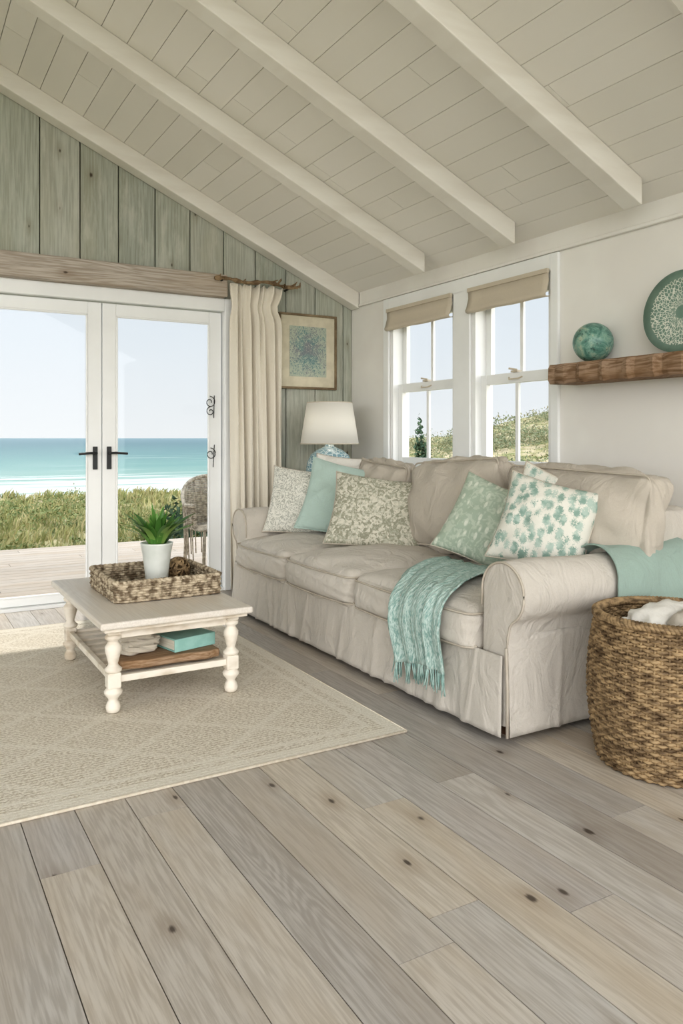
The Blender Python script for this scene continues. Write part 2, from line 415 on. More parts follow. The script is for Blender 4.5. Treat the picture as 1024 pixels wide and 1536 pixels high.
bx('driftwood_lintel',-1.4,2.175,YF-.10,YF+.0,2.20,2.365,driftm,bevel=.012)
m=MB()
m.box(.22,DX0+.02,YF-.02,YF+.03,0,2.2); m.box(DX1-.02,DX1+.07,YF-.025,YF+.03,0,2.2); m.box(DX0+.02,DX1-.02,YF-.025,YF+.03,2.105,2.2)
m.box(DX0,DX1,YF+.0,YF+WT,-.01,.022); m.box(DX0-.01,DX0+.015,YF,YF+WT+.005,.022,DZ); m.box(DX1-.015,DX1+.01,YF,YF+WT+.005,.022,DZ); m.box(DX0,DX1,YF,YF+WT+.005,DZ-.012,DZ+.02)
m.obj('trim_door_casing',winwhite,bevel=.005)
def door(n,x0,x1,hs):
    g=grp('door_%d'%n,((x0+x1)/2,YF+.07,0.02)); y0,y1=YF+.04,YF+.085; s=.095
    m=MB(); z0,z1=.024,2.10
    m.box(x0,x0+s,y0,y1,z0,z1); m.box(x1-s,x1,y0,y1,z0,z1); m.box(x0+s,x1-s,y0,y1,z1-.085,z1); m.box(x0+s,x1-s,y0,y1,z0,z0+.055)
    for a,b in((x0+s,x0+s+.012),(x1-s-.012,x1-s)): m.box(a,b,y0-.006,y0+.01,z0+.055,z1-.085)
    m.box(x0+s,x1-s,y0-.006,y0+.01,z0+.055,z0+.067); m.box(x0+s,x1-s,y0-.006,y0+.01,z1-.097,z1-.085)
    m.obj('leaf_frame',winwhite,g,bevel=.004)
    bx('glass',x0+s,x1-s,y0+.02,y0+.024,z0+.055,z1-.085,glass,g)
    hx=x1-.045 if hs>0 else x0+.045
    m=MB(); m.box(hx-.016,hx+.016,y0-.012,y0,.93,1.09); m.tube([(hx,y0-.01,1.045),(hx,y0-.05,1.045)],.01,8)
    d=-1 if hs>0 else 1
    m.tube([(hx,y0-.05,1.045),(hx+d*.04,y0-.052,1.045),(hx+d*.12,y0-.05,1.04)],.009,8)
    m.obj('handle',black,g,bevel=.003)
door(1,.33,1.283,1); door(2,1.289,2.175,-1)

g=grp('curtain_rod',(2.4,YF-.12,2.32)); m=MB()
t=np.linspace(0,1,26); pts=np.stack([2.06+.70*t,YF-.13+.008*np.sin(t*9),2.325+.010*np.sin(t*13)],1)
m.tube(pts,.014+.004*np.sin(t*31)+.003*np.sin(t*57),8)
for i in range(18):
    q=pts[random.randint(0,25)]; d=np.array([random.uniform(-.05,.05),random.uniform(-.05,.0),random.uniform(-.02,.05)])
    m.tube([q,q+d*.6,q+d],[.008,.006,.003],5)
m.obj('branch',nm('branch_bark',C(160,138,108),C(114,94,72),20,bump=0),g,True)
m=MB(); m.tube([(2.12,YF,2.31),(2.12,YF-.12,2.32)],.008); m.tube([(2.69,YF,2.31),(2.69,YF-.12,2.32)],.008); m.obj('brackets',black,g)
n=170; mz=50; Pm=np.zeros((mz,n,3)); s=np.linspace(0,1,n)
for i in range(mz):
    tt=i/(mz-1); z=.02+(2.30-.02)*tt
    wid=.415*(1-.13*np.exp(-((tt-.93)/.03)**2))
    fold=np.sin(s*2*PI*7+1.3*np.sin(tt*2.5)+.8*np.sin(s*5))*.5+.40*np.sin(s*2*PI*4.3+2.4*tt)+.2*np.sin(s*2*PI*11+5*tt)
    amp=.042-.02*np.exp(-((tt-.93)/.04)**2)
    Pm[i,:,0]=2.195+.006*np.sin(tt*5)+.015*np.exp(-((tt-.93)/.03)**2)+s*wid
    Pm[i,:,1]=YF-.115+amp*fold; Pm[i,:,2]=z+.010*np.sin(s*2*PI*8)*(tt>.97)
m=MB(); m.grid(Pm); m.obj('curtain',curtm,None,True,solid=.004)

g=grp('framed_picture',(2.89,YF-.02,1.84))
a,b,z0,z1=2.63,3.15,1.54,2.14; fw=.018
m=MB(); m.box(a,b,YF-.03,YF,z0,z0+fw); m.box(a,b,YF-.03,YF,z1-fw,z1); m.box(a,a+fw,YF-.03,YF,z0+fw,z1-fw); m.box(b-fw,b,YF-.03,YF,z0+fw,z1-fw)
m.obj('frame',nm('frame_wood',C(150,134,108),C(120,104,82),12,bump=0),g,bevel=.003)
bx('mat_board',a+fw,b-fw,YF-.018,YF-.002,z0+fw,z1-fw,nm('mat_board',C(214,207,186),C(204,197,176),14,rough=.8,bump=0),g)
k=NB('coral_print'); o=k.obj(); s_=k.n('ShaderNodeSeparateXYZ'); k.l(o,s_.inputs[0])
dx=k.math('DIVIDE',k.math('SUBTRACT',s_.outputs[0],2.89),.17); dz=k.math('DIVIDE',k.math('SUBTRACT',s_.outputs[2],1.85),.21)
r=k.math('SQRT',k.math('ADD',k.math('MULTIPLY',dx,dx),k.math('MULTIPLY',dz,dz)))
f1=k.noise(o,60,4,.75,1.5); thr=k.math('SUBTRACT',f1,k.math('MULTIPLY',r,.14))
hue=k.mix(k.smooth(k.noise(o,9,2),.4,.6),C(112,142,144),C(132,136,142))
col=k.mix(k.smooth(thr,.34,.48),C(180,188,172),hue)
bx('print',a+.095,b-.095,YF-.021,YF-.017,z0+.10,z1-.10,k.fin(col,.6,None,.2),g)

# ---------------- rug ----------------
RX0,RX1,RY0,RY1=-1.8,1.74,2.48,4.98
g=grp('area_rug',((RX0+RX1)/2,(RY0+RY1)/2,0))
bx('pile',RX0,RX1,RY0,RY1,.0005,.010,rugmat(RX0,RX1,RY0,RY1),g,bevel=.003)
m=MB(); m.tube([(RX0,RY0,.0058),(RX1,RY0,.0058)],.0055,8); m.tube([(RX1,RY0,.0058),(RX1,RY1,.0058)],.0055,8); m.tube([(RX0,RY1,.0058),(RX1,RY1,.0058)],.0055,8)
m.obj('binding',nm('rug_binding',C(220,211,195),C(206,195,177),60,rough=.95,bump=0),g,True)

# ---------------- sofa ----------------
def rbox(hx,hy,hz,r,n=18,puff=(0,0,0),seed=0,wr=.004,pin=0):
    vs={};V=[];F=[]
    ts=np.sin(np.linspace(-1,1,n+1)*PI/2*.92)/math.sin(PI/2*.92)
    def key(p):
        q=tuple(round(c,5) for c in p)
        if q not in vs: vs[q]=len(V); V.append(q)
        return vs[q]
    for ax in range(3):
        for sg in(-1,1):
            for i in range(n):
                for j in range(n):
                    c=[]
                    for (u,v) in((i,j),(i+1,j),(i+1,j+1),(i,j+1)):
                        p=[0,0,0]; p[ax]=sg; p[(ax+1)%3]=ts[u]; p[(ax+2)%3]=ts[v]; c.append(key(p))
                    F.append(tuple(c) if sg>0 else tuple(c[::-1]))
    A=np.array(V); H=np.array([hx,hy,hz]); B=A*H; Q=np.clip(B,-(H-r),H-r); d=B-Q
    L=np.linalg.norm(d,axis=1)[:,None]; O=Q+d/np.maximum(L,1e-9)*r
    for ax in range(3):
        o1,o2=(ax+1)%3,(ax+2)%3
        O[:,ax]+=puff[ax]*A[:,ax]*np.clip(1-A[:,o1]**2,0,1)**.8*np.clip(1-A[:,o2]**2,0,1)**.8
    if pin:
        e=np.maximum(np.abs(A[:,1]),np.abs(A[:,2]))**4; O[:,0]*=1-pin*e
    nn=wob(A[:,0]*1.2+A[:,2],A[:,1]*1.2-A[:,2]*.7,seed)[:,None]
    O+=A*nn*wr
    return O,F
def pipe_loop(hx,hy,z,r=.02,n=10):
    pts=[]
    for cx,cy,a0 in((hx-r,hy-r,0),(-hx+r,hy-r,PI/2),(-hx+r,-hy+r,PI),(hx-r,-hy+r,1.5*PI)):
        for i in range(n//2):
            a=a0+PI/2*i/(n//2-1); pts.append((cx+r*math.cos(a),cy+r*math.sin(a),z))
        nx={0:(-hx+r,hy),PI/2:(-hx,-hy+r),PI:(hx-r,-hy),1.5*PI:(hx,hy-r)}[a0]
        l=pts[-1]
        for t in np.linspace(.08,.92,8): pts.append((l[0]+(nx[0]-l[0])*t,l[1]+(nx[1]-l[1])*t,z))
    return pts
SF,SY0,SY1=1.99,2.20,4.80
g=grp('sofa',(2.5,3.5,0)); sofa=g
def place(name,geo,M,mat,pipes=None,parent=g):
    m=MB(); m.add(*geo); m.obj(name,mat,parent,True,mw=M)
    if pipes:
        m=MB()
        for p in pipes: m.tube(p,.0045,6,True)
        m.obj(name+'_piping',pipem,parent,True,mw=M)
for i,(a,b) in enumerate([(2.345,3.262),(3.262,4.012),(4.012,4.745)]):
    hx,hy,hz=.43,(b-a)/2-.009,.090
    M=Matrix.Translation((1.955+hx,(a+b)/2,.390))
    bul=lambda x,y:(x-.024*max(0,1-(y/hy)**2)**.8 if x<-hx*.8 else x)
    p1=[(bul(x,y),y,z+.004) for x,y,z in pipe_loop(hx-.004,hy-.004,hz-.026,.045)]
    p2=[(bul(x,y),y,z) for x,y,z in pipe_loop(hx-.004,hy-.004,-hz+.026,.045)]
    place('seat_cushion_%d'%(i+1),rbox(hx,hy,hz,.055,24,(.032,.0,.064),i+3,.014),M,sofam,[p1,p2])
for i,(a,b,rx,ry,dz) in enumerate([(2.12,3.01,1.5,13,0),(3.05,3.82,-4,15,.02),(3.88,4.46,4,12,-.015)]):
    hx,hy,hz=.105,(b-a)/2-.008,.245
    M=Matrix.Translation((2.755,(a+b)/2,.505+.245+dz))@Matrix.Rotation(math.radians(ry),4,'Y')@Matrix.Rotation(math.radians(rx),4,'X')
    pl=[[(zz*.72,y*.985,x*.985) for x,y,zz in pipe_loop(hz,hy,-hx+.006,.04)],[(zz*.72,y*.985,x*.985) for x,y,zz in pipe_loop(hz,hy,hx-.006,.04)]]
    place('back_cushion_%d'%(i+1),rbox(hx,hy,hz,.045,24,(.074,.008,.030),i+11,.026,.30),M,cushm,pl)
def arm(name,yin,sgn,x0=2.0,x1=3.0):
    prof=[(0,.06),(0,.5)]
    for a in np.linspace(180,-62,26):
        a=math.radians(a); prof.append((.118+.116*math.cos(a),.562+.116*math.sin(a)))
    prof+=[(.158,.44),(.148,.40),(.142,.34),(.14,.06)]
    pr=[(yin-sgn*o,z) for o,z in prof]
    m=MB(); n=18; k=len(pr); P3=np.zeros((n,k,3))
    for i in range(n):
        x=x0+(x1-x0)*i/(n-1)
        for j,(y,z) in enumerate(pr):
            P3[i,j]=(x,y+.006*math.sin(x*13+z*9),z+(.006*math.sin(x*9+1) if z>.5 else 0))
    m.grid(P3)
    f=[tuple(range(k))]; m.add(P3[0],f); m.add(P3[-1],[tuple(range(k))[::-1]])
    o=m.obj(name,sofam,g,True,bevel=0)
    import bmesh
    bm=bmesh.new(); bm.from_mesh(o.data); bmesh.ops.remove_doubles(bm,verts=bm.verts,dist=1e-5); bmesh.ops.recalc_face_normals(bm,faces=bm.faces); bm.to_mesh(o.data); bm.free()
    d=o.modifiers.new('bev','BEVEL'); d.width=.016; d.segments=3; d.limit_method='ANGLE'; d.angle_limit=1.0
    m=MB(); m.tube([(x0+.002,y,z) for y,z in pr[1:-1]],.0048,6)
    m.obj(name+'_piping',pipem,g,True)
arm('arm_near',2.34,1); arm('arm_far',4.66,-1)
m=MB(); m.add(*rbox(.125,1.30,.38,.05,16,(.0,0,.0),5,.004)); m.obj('back_frame',sofam,g,True,mw=Matrix.Translation((2.985,3.5,.465)))
bx('base_frame',2.02,2.95,2.24,4.76,.05,.31,sofam,g)
def skirt(name,p0,p1,nrm,seed,zt=.345,zb=.028,amp=.011,nf=9):
    r=np.random.default_rng(seed); p0=np.array(p0);p1=np.array(p1);nrm=np.array(nrm)
    n=180;mz=16;s=np.linspace(0,1,n);L=np.linalg.norm(p1-p0)
    fold=sum(np.sin(s*L*r.uniform(6,26)+r.uniform(0,6))*r.uniform(.4,1) for _ in range(6))/2.4
    sl=[]
    for _ in range(nf): sl.append((r.uniform(.03,.97),r.uniform(.5,1.5),r.uniform(-.05,.05)))
    G=np.zeros((mz,n,3))
    for i in range(mz):
        t=i/(mz-1); z=zt+(zb-zt)*t
        sharp=sum(np.exp(-((s-c-d*t)*L/.020)**2)*a_ for c,a_,d in sl)
        off=.006+(t**.8)*(amp*fold+.014)+(t**.5)*amp*.9*sharp
        G[i,:,0]=p0[0]+(p1[0]-p0[0])*s+nrm[0]*off
        G[i,:,1]=p0[1]+(p1[1]-p0[1])*s+nrm[1]*off
        G[i,:,2]=z+(.004*fold)*t
    m=MB(); m.grid(G); m.obj(name,sofam,g,True,solid=.004)
skirt('skirt_front',(SF,4.80),(SF,2.203),(-1,0),3,zt=.33,nf=16,amp=.012)
skirt('skirt_side',(SF+.012,2.20),(3.0,2.20),(0,-1),5,zt=.40,amp=.008,nf=6)
skirt('skirt_far',(SF+.012,4.80),(3.0,4.80),(0,1),6,zt=.40,amp=.007,nf=3)
m=MB(); m.tube([(SF-.008,4.79,.333),(SF-.008,2.345,.333)],.004,6); m.tube([(SF+.006,2.195,.36),(SF+.004,2.185,.2),(SF-.004,2.178,.03)],.006,6)
m.obj('skirt_piping',pipem,g,True)
m=MB()
for x in(2.08,2.9):
    for y in(2.28,4.72): m.lathe([(.025,0),(.03,.05)],(x,y,0),12)
m.obj('feet',nm('dark_wood',C(80,58,42),C(60,42,30),8,bump=0),g)

# ---------------- pillows ----------------
def pillow(w,h,t,mat,loc,yaw,lean,roll=0,seed=0,name='throw_pillow',back=None):
    n=30; u=np.sin(np.linspace(-1,1,n+1)*PI/2*.9)/math.sin(PI/2*.9); U,V=np.meshgrid(u,u,indexing='ij')
    X=w/2*U*(1-.09*(1-V**2)*np.abs(U)); Y=h/2*V*(1-.09*(1-U**2)*np.abs(V))
    T=t/2*(np.clip((1-U**2)*(1-V**2),0,1))**.42
    wr=wob(U*1.6,V*1.6,seed)*.016*(np.clip((1-U**2)*(1-V**2),0,1))**.3
    edge=.006*wob(U*2,V*2,seed+1)
    m=MB(); m.grid(np.stack([X,Y,T+wr+edge],2))
    B=np.stack([X,Y,-T+wr*.5+edge],2)[::-1]; m.grid(B,mi=2 if back else 0)
    loop=[(X[i,0],Y[i,0],edge[i,0]) for i in range(n)]+[(X[n,j],Y[n,j],edge[n,j]) for j in range(n)]+[(X[i,n],Y[i,n],edge[i,n]) for i in range(n,0,-1)]+[(X[0,j],Y[0,j],edge[0,j]) for j in range(n,0,-1)]
    m.tube(loop,.004,6,True,mi=1)
    M=Matrix.Translation(loc)@Matrix.Rotation(math.radians(yaw),4,'Z')@Matrix.Rotation(math.radians(90-lean),4,'X')@Matrix.Translation((0,h/2,0))@Matrix.Rotation(math.radians(roll),4,'Z')
    ms=[mat,pipem if mat not in(aquam,) else aquam]+([back] if back else [])
    return m.obj(name,ms,None,True,mw=M)
ZS=.50
pillow(.48,.46,.15,P['coral'],(2.31,4.48,ZS+.01),-38,20,-6,1)
pillow(.54,.50,.15,aquam,(2.47,4.20,ZS+.02),-32,24,-13,2)
pillow(.46,.46,.12,whitelin,(2.66,4.48,ZS+.075),-34,10,-4,9)
pillow(.57,.47,.18,P['damask'],(2.43,3.76,ZS-.002),-34,28,-8,3)
pillow(.44,.43,.17,P['leaf'],(2.47,2.85,ZS+.03),-50,24,-22,4)
pillow(.44,.45,.11,P['palm'],(2.60,2.56,ZS+.04),-48,14,-22,5)
pillow(.42,.41,.19,P['palm'],(2.42,2.43,ZS+.075),-52,20,-14,6,back=cushm)

# ---------------- aqua knit throw ----------------
g=grp('knit_throw',(2.2,2.8,.5))
path=[(2.38,.550),(2.28,.558),(2.18,.558),(2.06,.545),(1.985,.518),(1.935,.48),(1.908,.43),(1.901,.38),(1.911,.32),(1.926,.26),(1.932,.22),(1.936,.19)]
path=np.array(path)
tt=np.concatenate([[0],np.cumsum(np.linalg.norm(np.diff(path,axis=0),axis=1))]); S=np.linspace(0,tt[-1],46)
px=np.interp(S,tt,path[:,0]); pz=np.interp(S,tt,path[:,1]); n=80; G=np.zeros((46,n,3)); s=np.linspace(0,1,n)
for i in range(46):
    q=S[i]/tt[-1]; wd=.46-.11*q; yc=2.84-.19*min(1,q*1.4)
    fd=np.sin(s*2*PI*4.5+q*2)*.5+.4*np.sin(s*2*PI*7.7+3*q)+.2*np.sin(s*40+q*5)
    a=.012+.018*max(0,q-.3)
    G[i,:,1]=yc-wd/2+wd*s+.010*np.sin(q*9)
    if q<.5: G[i,:,0]=px[i]+.012*np.sin(s*9); G[i,:,2]=pz[i]+a*.6*fd+.004
    else: G[i,:,0]=px[i]-abs(a)*.4-a*fd; G[i,:,2]=pz[i]+.015*np.sin(s*5)
m=MB(); m.grid(G); m.obj('blanket',knitm,g,True,solid=.008)
m=MB()
for j in range(0,n,1):
    p=G[-1,j]; L=random.uniform(.06,.09); dx,dy=random.uniform(-.012,.004),random.uniform(-.022,.022)
    m.tube([p+[0,0,.01],p+[dx*.5,dy*.4,-L*.5],p+[dx,dy,-L]],[.0032,.0028,.0018],5)
m.obj('fringe',fringem,g,True)
arc=[(2.222+.132*math.cos(math.radians(a)),.566+.132*math.sin(math.radians(a))) for a in np.linspace(20,180,14)]
pth=[(2.385,.56),(2.358,.585)]+arc+[(2.084,.53),(2.080,.49),(2.080,.45)]
pth=np.array(pth); tt=np.concatenate([[0],np.cumsum(np.linalg.norm(np.diff(pth,axis=0),axis=1))]); S=np.linspace(0,tt[-1],34)
py_=np.interp(S,tt,pth[:,0]); pz=np.interp(S,tt,pth[:,1]); n=60; s=np.linspace(0,1,n); G=np.zeros((34,n,3))
for i in range(34):
    q=i/33
    G[i,:,0]=2.50+.49*s+.03*np.sin(q*3)-.05*q; dirn=np.array([py_[i]-2.222,pz[i]-.566]); dirn/=np.linalg.norm(dirn)
    a=.004+.008*(.5+.5*np.sin(s*2*PI*1.7+q*4))+.006*np.sin(s*11+q*7)
    G[i,:,1]=py_[i]+dirn[0]*a; G[i,:,2]=pz[i]+dirn[1]*a
m=MB(); m.grid(G); m.obj('sage_throw',sagethrow,None,True,solid=.007)

# ---------------- coffee table ----------------
g=grp('coffee_table',(1.08,3.7,0)); ZT=.402
m=MB(); m.box(.73,1.395,3.165,4.28,ZT-.030,ZT); m.obj('top',tabletop,g,bevel=.009,bseg=3)
m=MB(); ax0,ax1,ay0,ay1=.80,1.322,3.25,4.13
m.box(ax0,ax1,ay0-.01,ay0+.01,ZT-.085,ZT-.031); m.box(ax0,ax1,ay1-.01,ay1+.01,ZT-.085,ZT-.031); m.box(ax0-.01,ax0+.01,ay0,ay1,ZT-.085,ZT-.031); m.box(ax1-.01,ax1+.01,ay0,ay1,ZT-.085,ZT-.031)
m.box(.75,1.375,3.185,4.26,ZT-.045,ZT-.030)
zr=.135
m.box(ax0,ax1,ay0-.012,ay0+.012,zr,zr+.028); m.box(ax0,ax1,ay1-.012,ay1+.012,zr,zr+.028); m.box(ax0-.012,ax0+.012,ay0,ay1,zr,zr+.028); m.box(ax1-.012,ax1+.012,ay0,ay1,zr,zr+.028)
for i in range(9):
    y=ay0+.03+i*(ay1-ay0-.10)/8; m.box(ax0,ax1,y,y+.06,zr+.004,zr+.016)
m.obj('apron_and_shelf',tablem,g,bevel=.003)
prof=[(.018,0),(.027,.006),(.031,.022),(.026,.040),(.019,.050),(.022,.060),(.036,.078),(.038,.088),(.030,.098),(.026,.105)]
prof2=[(.026,.178),(.034,.184),(.036,.194),(.024,.204),(.019,.214),(.026,.240),(.033,.268),(.034,.285),(.022,.303),(.019,.309),(.033,.318),(.034,.328),(.026,.336)]
m=MB()
for x in(ax0,ax1):
    for y in(ay0,ay1):
        m.lathe([(r,z+.0125) for r,z in prof],(x,y,0),24); m.lathe(prof2,(x,y,0),24)
m.obj('legs',tablem,g,True)
m=MB()
for x in(ax0,ax1):
    for y in(ay0,ay1): m.box(x-.028,x+.028,y-.028,y+.028,.115,.180); m.box(x-.028,x+.028,y-.028,y+.028,.335,ZT-.03)
m.obj('leg_blocks',tablem,g,bevel=.006)
m=MB(); pts=[(.84,3.30),(.95,3.275),(1.1,3.285),(1.22,3.27),(1.285,3.29),(1.28,3.50),(1.24,3.62),(1.05,3.60),(.90,3.64),(.84,3.50)]
m.prism(pts,.166,.202,'z'); m.obj('wood_slab',slabm,None,bevel=.008)
g=grp('folded_cloth',(.93,3.47,.2)); clm=linen('beige_cloth',C(216,208,194),C(198,189,172))
for i,(dx,dz,r) in enumerate([(0,0,.0),(.01,.030,.1),(-.005,.058,-.1)]):
    m=MB(); m.add(*rbox(.075,.105,.017,.015,14,(.006,.006,.012),20+i,.010)); m.obj('fold_%d'%i,clm,g,True,mw=Matrix.Translation((.935+dx,3.46,.226+dz))@Matrix.Rotation(.1+r,4,'Z'))
g=grp('aqua_book',(1.17,3.43,.2)); Mx=Matrix.Translation((1.165,3.42,.2035))@Matrix.Rotation(.25,4,'Z')
bk=nm('book_cloth',C(156,196,187),C(144,186,177),20,rough=.6,bump=0); pg=nm('book_pages',C(232,228,214),C(214,208,192),4,(1,1,60),bump=0)
for nme,z0,z1,ex,mt in(('cover_bottom',0,.006,.0,bk),('pages',.006,.050,-.006,pg),('cover_top',.050,.057,.0,bk)):
    m=MB(); m.box(-.105-ex,.105+ex,-.085-ex,.085+ex,z0,z1); m.obj(nme,mt,g,bevel=.002,mw=Mx)
m=MB(); m.box(-.107,.107,-.088,-.08,0,.057); m.obj('spine',bk,g,bevel=.003,mw=Mx)

# ---------------- woven tray ----------------
def rrect(x0,x1,y0,y1,r,n):
    cs=[(x1-r,y1-r,0),(x0+r,y1-r,PI/2),(x0+r,y0+r,PI),(x1-r,y0+r,1.5*PI)]; P_=[]
    for cx,cy,a0 in cs:
        for i in range(7): a=a0+PI/2*i/6; P_.append((cx+r*math.cos(a),cy+r*math.sin(a)))
    P_=np.array(P_+[P_[0]]); t=np.concatenate([[0],np.cumsum(np.linalg.norm(np.diff(P_,axis=0),axis=1))])
    S=np.linspace(0,t[-1],n,endpoint=False); q=np.stack([np.interp(S,t,P_[:,0]),np.interp(S,t,P_[:,1])],1)
    tg=np.roll(q,-1,0)-np.roll(q,1,0); tg/=np.linalg.norm(tg,axis=1)[:,None]; nr=np.stack([tg[:,1],-tg[:,0]],1)
    return q,nr
g=grp('woven_tray',(1.12,3.75,ZT)); m=MB(); n=240; q,nr=rrect(.875,1.375,3.50,4.02,.035,n); ph=np.arange(n)*2*PI/n*40
for i in range(7):
    z=ZT+.010+i*.0115; o=.0045*np.sin(ph+(i%2)*PI); p=q+nr*o[:,None]
    m.tube(np.column_stack([p,np.full(n,z)+.001*np.sin(ph*2)]),.0072,6,True)
for off in(0,PI):
    o=.006*np.sin(ph+off); p=q+nr*o[:,None]; m.tube(np.column_stack([p,ZT+.092+.005*np.cos(ph+off)]),.0085,6,True)
for i in range(0,n,6): m.tube([(q[i,0],q[i,1],ZT+.004),(q[i,0],q[i,1],ZT+.09)],.004,5)
for i in range(27): y=3.515+i*.0185; m.tube([(.88,y,ZT+.007),(1.37,y,ZT+.007)],.006,5)
m.obj('weave',wick2,g,True)
g=grp('wicker_ball',(1.285,3.86,ZT+.06)); m=MB()
for k_ in range(16):
    ax=rng.normal(size=3); ax/=np.linalg.norm(ax); u=np.cross(ax,[.3,.5,.8]); u/=np.linalg.norm(u); v=np.cross(ax,u); a=np.arange(28)*2*PI/28
    m.tube(np.array([1.285,3.87,ZT+.014+.062])+.055*(np.cos(a)[:,None]*u+np.sin(a)[:,None]*v),.006,5,True)
m.obj('strands',wick,g,True)

# ---------------- potted plant ----------------
g=grp('potted_plant',(1.15,3.80,ZT+.012)); pc=(1.15,3.80,ZT+.0135)
m=MB(); m.lathe([(.046,0),(.052,.004),(.060,.08),(.070,.16),(.079,.205),(.081,.212),(.076,.214),(.070,.205),(.062,.19),(.0,.188)],pc,40); m.obj('pot',pot,g,True)
m=MB(); m.lathe([(.064,0),(.05,.006),(.0,.01)],(pc[0],pc[1],pc[2]+.188),20); m.obj('soil',nm('soil',C(70,56,44),C(50,38,30),40,bump=0),g)
m=MB()
for i in range(76):
    a=random.uniform(0,2*PI); sp=random.uniform(.1,1.25); L=random.uniform(.13,.225); r0=random.uniform(0,.04)
    base=np.array([pc[0]+r0*math.cos(a),pc[1]+r0*math.sin(a),pc[2]+.19]); d=np.array([math.cos(a),math.sin(a),0]); sd=np.array([-d[1],d[0],0])
    G=[]
    for j in range(7):
        t=j/6; out=sp*L*(.42*t+.50*t*t); up=L*(1.02*t-.30*sp*t*t); wv=.016*math.sin(PI*min(1,t*.85+.15))**.7*(1.0 if t<1 else .1)
        c=base+d*out+np.array([0,0,up]); G.append([c-sd*wv,c+d*-.003+[0,0,-.003],c+sd*wv])
    m.grid(np.array(G))
m.obj('leaves',leafm,g,True)

# ---------------- side table + lamp ----------------
g=grp('side_table',(2.93,5.17,0)); m=MB(); m.box(2.66,3.22,4.97,5.36,.605,.63)
for x in(2.69,3.19):
    for y in(5.0,5.33): m.box(x-.02,x+.02,y-.02,y+.02,0,.605)
m.box(2.69,3.19,5.0,5.33,.54,.605); m.obj('frame',tablem,g,bevel=.004)
lx,ly=2.90,5.15
g=grp('table_lamp',(lx,ly,.63))
m=MB(); m.lathe([(.08,0),(.085,.015),(.10,.03),(.145,.10),(.175,.19),(.182,.26),(.172,.33),(.145,.39),(.10,.425),(.055,.445),(.038,.455),(.03,.47),(.0,.471)],(lx,ly,.632),40)
k=NB('aqua_glass_lattice'); o=k.obj(); vo=k.vor(o,34,'DISTANCE_TO_EDGE'); e=k.smooth(vo.outputs['Distance'],.03,.14)
col=k.mix(e,C(198,212,214),C(126,158,168)); m.obj('base',k.fin(col,.25,k.bump(e,.4,.005),.5),g,True)
m=MB(); m.tube([(lx,ly,1.09),(lx,ly,1.38)],.008,8); m.obj('stem',nm('brass',C(180,160,120),C(160,140,100),8,metal=1,rough=.3,bump=0),g)
k=NB('lamp_shade'); k.fin(C(244,242,236),.8,None,.1)
t=k.n('ShaderNodeBsdfTranslucent'); t.inputs[0].default_value=C(250,248,242); mx=k.n('ShaderNodeMixShader'); mx.inputs[0].default_value=.35
k.l(k.b.outputs[0],mx.inputs[1]); k.l(t.outputs[0],mx.inputs[2]); k.l(mx.outputs[0],k.out.inputs[0])
m=MB(); v=[];seg=48
for r,z in((.222,1.105),(.172,1.42)):
    for i in range(seg): a=2*PI*i/seg; v.append((lx+r*math.cos(a),ly+r*math.sin(a),z))
m.add(v,[(i,(i+1)%seg,seg+(i+1)%seg,seg+i) for i in range(seg)]); m.obj('shade',k.m,g,True,solid=.004)
m=MB()
for r,z in((.223,1.106),(.173,1.419)):
    a=np.arange(48)*2*PI/48; m.tube(np.column_stack([lx+r*np.cos(a),ly+r*np.sin(a),np.full(48,z)]),.0035,5,True)
m.obj('shade_trim',shadem,g,True)
bl=bpy.data.lights.new('bulb','POINT'); bl.energy=.8; bl.color=(1,.93,.84); bl.shadow_soft_size=.04
bo=bpy.data.objects.new('bulb',bl); scene.collection.objects.link(bo); bo.location=(lx,ly,1.26); bo.parent=g; bo.matrix_parent_inverse=Matrix.Translation(-Vector(g.location))

# ---------------- wall shelf, sphere, plate ----------------
m=MB(); n=30; rings=[]
for i in range(n+1):
    y=3.075-(3.075-1.95)*i/n; a=.006*math.sin(i*1.7)+.004*math.sin(i*3.1)
    rings.append([(XR,y,1.445),(XR-.20+a,y,1.443+a*.6),(XR-.215+a,y,1.465),(XR-.212+a*1.4,y,1.53),(XR-.20+a,y,1.548),(XR,y,1.55)])
R=np.array(rings); kk=6
m.add(R.reshape(-1,3),[(i*kk+j,i*kk+(j+1)%kk,(i+1)*kk+(j+1)%kk,(i+1)*kk+j) for i in range(n) for j in range(kk)]+[tuple(range(kk))[::-1],tuple(n*kk+j for j in range(kk))])
m.obj('wall_shelf',shelfm,None)
k=NB('teal_marble_glaze'); o=k.obj(); f=k.noise(o,14,4,.7,1.5); f2=k.noise(o,40,4,.7)
col=k.ramp(f,[(.3,C(60,98,90)),(.45,C(94,136,124)),(.55,C(126,162,148)),(.7,C(174,182,158))]); col=k.mix(k.smooth(f2,.56,.66),col,C(68,94,86))
m=MB(); seg=[( .104*math.sin(a),.104-.104*math.cos(a)) for a in np.linspace(.12,PI,24)]; m.lathe(seg,(3.205,2.858,1.550),36); m.obj('glazed_sphere',k.fin(col,.35,None,.5),None,True)
k=NB('plate_glaze'); o=k.obj(); s_=k.n('ShaderNodeSeparateXYZ'); k.l(o,s_.inputs[0])
r=k.math('SQRT',k.math('ADD',k.math('MULTIPLY',s_.outputs[0],s_.outputs[0]),k.math('MULTIPLY',s_.outputs[1],s_.outputs[1])))
ang=k.math('ARCTAN2',s_.outputs[1],s_.outputs[0])
cv=k.n('ShaderNodeCombineXYZ'); k.l(k.math('MULTIPLY',k.math('COSINE',ang),3.6),cv.inputs[0]); k.l(k.math('MULTIPLY',k.math('SINE',ang),3.6),cv.inputs[1]); k.l(k.math('MULTIPLY',r,22),cv.inputs[2])
